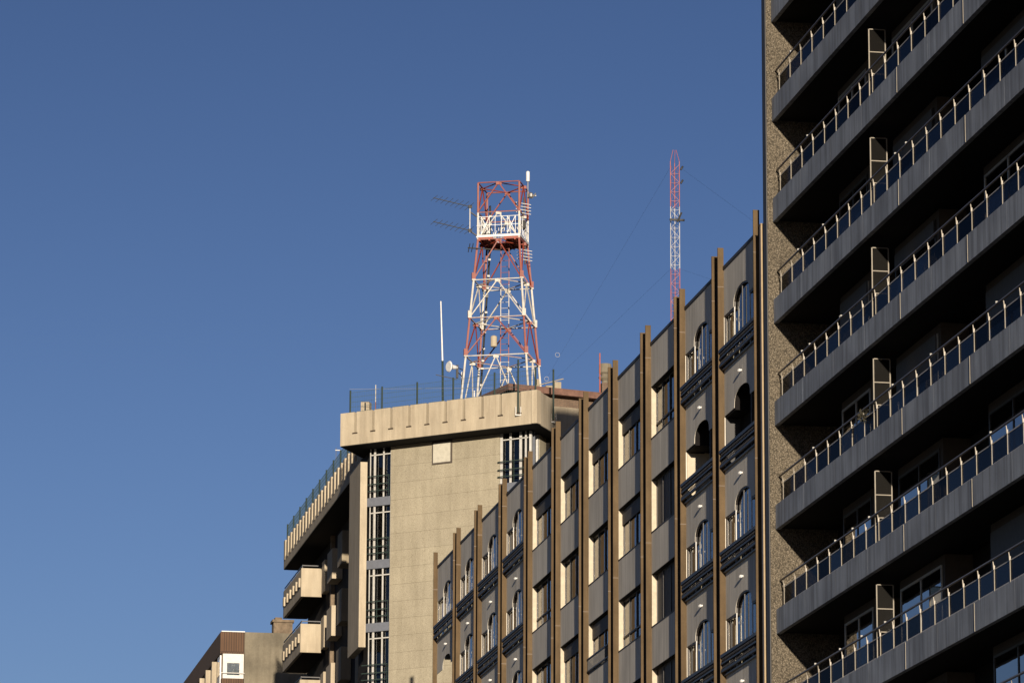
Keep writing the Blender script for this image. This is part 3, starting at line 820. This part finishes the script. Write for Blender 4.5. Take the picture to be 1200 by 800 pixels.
# omni at the top right
p = corner(2, 52.6)+Vector((-.02,-.1,0)); p = Vector((p.x,p.y,52.3))
r_ = empty('omni_antenna', tuple(p), 'white cylindrical antenna on a thin pole at the top right of the tower', 'antenna')
MB().tube(p, p+Vector((0,0,.75)), .022, 8).build('pole', M['galv'], r_)
MB().lathe(tuple(p+Vector((0,0,.75))), [(.03,0),(.085,.02),(.085,.46),(.05,.50)], 14).build('radome', M['white'], r_, smooth=False)
m = MB(); qx = p+Vector((.12,-.1,-.05)); m.lathe(tuple(qx), [(.05,0),(.12,.06),(.12,.2),(.04,.27)], 10); m.box(qx.x-.1,qx.x+.25,qx.y-.03,qx.y+.03,qx.z+.1,qx.z+.15); m.tube(tuple(qx+Vector((.05,0,.0))), tuple(qx+Vector((.22,-.1,.22))), .03, 6)
tag(m.build('beacon_lamp', M['galv']), 'grey warning lamp and fittings clamped at the top right tower leg', 'warning lamp')
# dipole racks on the right face
def rack(z, lab):
    a = corner(1, z); b = corner(2, z); c_ = (a*.45+b*.55)
    r_ = empty('dipole_rack', (c_.x,c_.y,z), lab, 'antenna', 'dipole racks on the right tower face')
    MB().bar((c_.x,c_.y,z-.2),(c_.x,c_.y,z+.75),.06).build('pole', M['black'], r_)
    m = MB()
    for k in range(4):
        zz = z+k*.15; m.tube((c_.x-.42,c_.y-.25,zz),(c_.x+.34,c_.y+.1,zz),.02,5)
    m.build('dipole', M['white'], r_)
rack(51.35, 'upper rack of pale horizontal dipoles on the right tower face above the platform'); rack(49.15, 'lower rack of pale horizontal dipoles on the right face under the platform')
m = MB(); a = wp(1.02,-.3,50.5); m.lathe(tuple(a), [(.05,0),(.13,.05),(.13,.35),(.05,.42)], 10)
tag(m.build('equipment_canister', M['black']), 'black equipment canister hung on the right side of the platform', 'canister')
m = MB(); a = wp(-.75,-.2,50.3); m.lathe(tuple(a), [(.04,0),(.2,.1),(.2,.5),(.05,.6)], 12)
tag(m.build('drum_antenna', M['white']), 'white drum shaped antenna inside the left corner of the platform', 'antenna')
# long white sector pole inside the lower tower
a = wp(-.5,.45,45.2); m = MB(); m.lathe(tuple(a), [(.08,0),(.15,.03),(.15,.5),(.06,.55)], 12)
tag(m.build('junction_drum', M['cream']), 'cream drum fixed to the cable run halfway up the tower', 'drum')
# white whip on green pole
r_ = empty('whip_antenna', (30.56,193,40.3), 'tall thin white whip antenna on a dark green pole left of the tower', 'antenna')
MB().tube((30.56,193,40.3),(30.50,193,44.0),.05,8).build('pole', M['green'], r_)
MB().tube((30.50,193,44.0),(30.40,193,46.76),.04,8,.028).build('whip', M['white'], r_)
MB().bar((30.2,193,43.35),(31.15,192.9,43.15),.03).build('arm', M['black'], r_)
# horn loudspeaker / small dish
r_ = empty('horn_speaker', (30.95,192.9,43.6), 'white horn loudspeaker mounted on the front left tower leg', 'loudspeaker')
def cone(m, p0, d, prof):
    d = d.normalized()
    for (r0,s0),(r1,s1) in zip(prof[:-1],prof[1:]): m.tube(p0+d*s0, p0+d*s1, r0, 14, r1)
    return m
cone(MB(), Vector((31.05,192.8,43.68)), Vector((-1,-.45,0)), [(.05,-.12),(.09,0),(.11,.18),(.2,.28),(.26,.33),(.22,.37)]).build('horn', M['white'], r_)
MB().bar((31.1,192.85,43.7),(31.65,193.9,43.8),.03).bar((31.1,192.85,43.55),(31.62,193.9,43.45),.03).box(31.1,31.2,192.8,192.9,43.2,43.8).build('bracket', M['black'], r_)
# little things on the roof
def polething(name, x, y, z0, z1, rad, mat, lab, cat):
    tag(MB().tube((x,y,z0),(x,y,z1),rad,6).build(name, mat), lab, cat)
polething('thin_pole', 27.55, 193.6, 40.3, 42.9, .022, bands('pole_bands', [40.9,41.5,42.1], True), 'thin red and white pole on the front left roof corner', 'pole')
m = MB(); m.tube((27.9,209.5,40.3),(27.9,209.5,43.1),.014,5); m.box(27.86,28.1,209.47,209.53,42.95,42.99)
tag(m.build('thin_aerial', M['galv']), 'hair-thin grey aerial rising from the street-side wing roof', 'aerial')
r_ = empty('roof_vent', (27.0,193.0,40.3), 'small cream vent housing with a dark slot on the front left roof corner', 'vent')
MB().obox(Vector((26.95,192.55,0)), UA, UD, -.18,.22,-.2,.25,40.3,41.85).build('housing', M['cream'], r_, bevel=.01)
MB().obox(Vector((26.95,192.55,0)), UA, UD, .0,.07,-.215,-.2,41.2,41.8).build('slot', M['black'], r_)
polething('short_pipe', 31.9, 192.6, 40.3, 42.6, .035, M['white'], 'short pale pipe standing between the front tower legs', 'pipe')
polething('pale_pipe', 31.75, 195.2, 40.3, 44.0, .035, M['white'], 'tall pale pipe behind the front left tower leg', 'pipe')
# ridge debris and cable bracket above penthouse
m = MB(); m.box(34.7,35.0,190,190.5,42.2,42.42); m.bar((33.8,190,42.25),(35.5,190,42.75),.04); m.box(35.1,35.4,190,190.4,42.2,42.6); m.box(34.3,34.4,190,190.2,42.2,42.7)
tag(m.build('roof_equipment', M['cream_dark']), 'small pale equipment pieces with a tilted bar on the tiled roof ridge', 'equipment')
# chimney with cowl
r_ = empty('chimney', (37.55,190.9,40.3), 'brick chimney with a pale round metal cowl beside the thin red pole', 'chimney')
MB().box(37.3,38.0,190.2,190.9,40.3,42.7).build('stack', M['brick'], r_)
MB().lathe((37.5,190.5,42.7), [(.16,0),(.16,.12),(.30,.26),(.31,.30),(.18,.34),(.2,.42),(.29,.5),(.29,.86),(.27,.9)], 14).build('cowl', M['plaster'], r_)
polething('red_pole', 37.08, 189.6, 40.9, 43.9, .03, M['red'], 'thin red pole just left of the brick chimney', 'pole')

# ================================================================== GUYED MAST
gm = empty('guyed_mast', (28.65,134,30.75), 'slender red and white guyed lattice mast rising behind the grey roof', 'mast')
mb_ = bands('mast_bands', [34.30, 36.35], True, (.27,.065,.05), (.34,.35,.37))
MC = Vector((28.65,134,0)); mr_ = .165; ZB, ZA, ZT_ = 30.75, 37.85, 38.25
cs = [MC+Vector((math.cos(R(a)),math.sin(R(a)),0))*mr_ for a in (200,320,80)]
for c_ in cs:
    MB().tube((c_.x,c_.y,ZB),(c_.x,c_.y,ZA),.013,6).tube((c_.x,c_.y,ZA),(28.65+(c_.x-28.65)*.35,134,ZT_),.008,6).build('leg', mb_, gm)
for i in range(3):
    m = MB(); z = ZB+.1; s_f = 0
    while z < ZA-.3:
        a, b = cs[i], cs[(i+1)%3]
        if s_f: a, b = b, a
        m.tube((a.x,a.y,z),(b.x,b.y,z+.30),.0055,4); m.tube((a.x,a.y,z),(b.x,b.y,z),.005,4)
        z += .30; s_f = 1-s_f
    m.build('lacing', mb_, gm)
MB().box(28.42,28.90,133.7,133.76,35.85,35.91).tube((28.66,133.7,35.8),(28.78,133.6,36.1),.035,6).build('crossbar', M['black'], gm)
for zz in (37.1, 37.55): MB().tube((28.80,133.8,zz),(28.87,133.8,zz+.12),.03,6).build('clamp', M['black'], gm)
for a, b in (((28.52,134,37.7),(34.9,191.2,42.9)), ((28.52,134,34.35),(34.9,191.3,42.5)), ((28.8,134,37.7),(33.0,124.5,30.8)), ((28.8,134,34.35),(32.5,126,30.8)), ((28.65,134.1,37.7),(31.5,148,30.8))):
    MB().tube(a, b, .0022, 4, cap=False).build('guy_wire', M['guy'], gm)
for a in ((34.30,185.0,42.72),(34.55,189.0,42.5)):
    m = MB()
    for k in range(10):
        t0, t1 = 2*math.pi*k/10, 2*math.pi*(k+1)/10
        m.tube((a[0]+.1*math.cos(t0),a[1],a[2]+.1*math.sin(t0)),(a[0]+.1*math.cos(t1),a[1],a[2]+.1*math.sin(t1)),.01,4)
    m.build('insulator_ring', M['guy'], gm)
m = MB().tube((31.9,140.5,30.75),(31.9,140.5,35.6),.015,5).box(31.85,31.95,140.47,140.53,34.9,35.2)
tag(m.build('thin_aerial', M['galv']), 'hair-thin grey aerial above the grey roof right of the guyed mast', 'aerial')
wr = MB()
for a, b in (((33.9,193,43.0),(40,190,42.0)), ((33.0,193.2,42.9),(26.2,192.4,42.4))): wr.tube(a, b, .007, 4, cap=False)
tag(wr.build('overhead_wire', M['guy']), 'thin wires slung between the tower base and the roof ends', 'wire')

# ================================================================== FAR BUILDING
fb = empty('brown_building', (32,262,0), 'distant brown building at lower left with tiled parapet and white glazed corner', 'apartment building')
YF = 251.3; ZT = 40.35
MB().box(27.02, 28.28, YF+.05, 300, 0, ZT-.1).box(28.28,40,YF+.3,300,0,ZT-.2).build('wall', M['brown_rubble'], fb)
m = MB(); m.box(28.3, 32.6, YF, YF+.3, 0, ZT+.02); m.build('side_wall', M['plaster'], fb)
m = MB(); m.box(27.0, 28.28, YF-.03, YF+.05, 39.1, ZT); m.box(26.98,28.28,YF-.05,YF+.3,0,37.65); m.box(26.9,27.02,YF+.05,300,39.1,ZT-.01)
m.build('tiled_band', M['tile'], fb)
MB().box(26.95,28.30,YF-.08,YF+.2,ZT,ZT+.05).build('coping', M['white'], fb)
m = MB(); m.box(27.06,27.30,YF-.06,YF,37.66,39.08); m.box(28.02,28.26,YF-.06,YF,37.66,39.08); m.box(27.30,28.02,YF-.06,YF,38.55,39.08); m.box(27.30,28.02,YF-.06,YF,37.66,37.85)
wf = m.build('window', M['frame_white'], fb)
MB().box(27.30,28.02,YF-.02,YF-.01,37.85,38.55).build('glass', M['glass'], wf)
MB().box(27.30,28.02,YF+.0,YF+.03,37.85,38.55).build('curtain', M['bluegrey'], wf)
MB().bar((26.95,YF-.2,37.95),(28.3,YF-.2,37.95),.035).build('rail', M['galv'], wf)
for k in range(7):
    y_ = YF+.4+k*3.4
    w_ = MB().box(26.94,27.02,y_,y_+1.4,37.4,39.05).build('window', M['white'], fb)
    MB().box(26.92,26.94,y_+.15,y_+1.25,37.9,38.8).build('glass', M['glass_dark'], w_)
    MB().box(26.66,26.94,y_+1.7,y_+2.0,36.0,38.9).build('column', M['cream'], fb)
r_ = empty('brick_chimney', (30.55,252,40.2), 'squat brown chimney with a darker cap on the distant brown building', 'chimney')
MB().box(30.0,31.1,251.6,252.5,ZT-.1,41.05).build('stack', M['brown_rubble'], r_)
MB().box(29.92,31.18,251.5,252.6,41.05,41.2).box(30.1,30.5,251.7,252.4,41.2,41.35).build('cap', M['brown_rubble'], r_)

scene.render.engine = 'CYCLES'
scene.cycles.max_bounces = 6; scene.cycles.transparent_max_bounces = 12
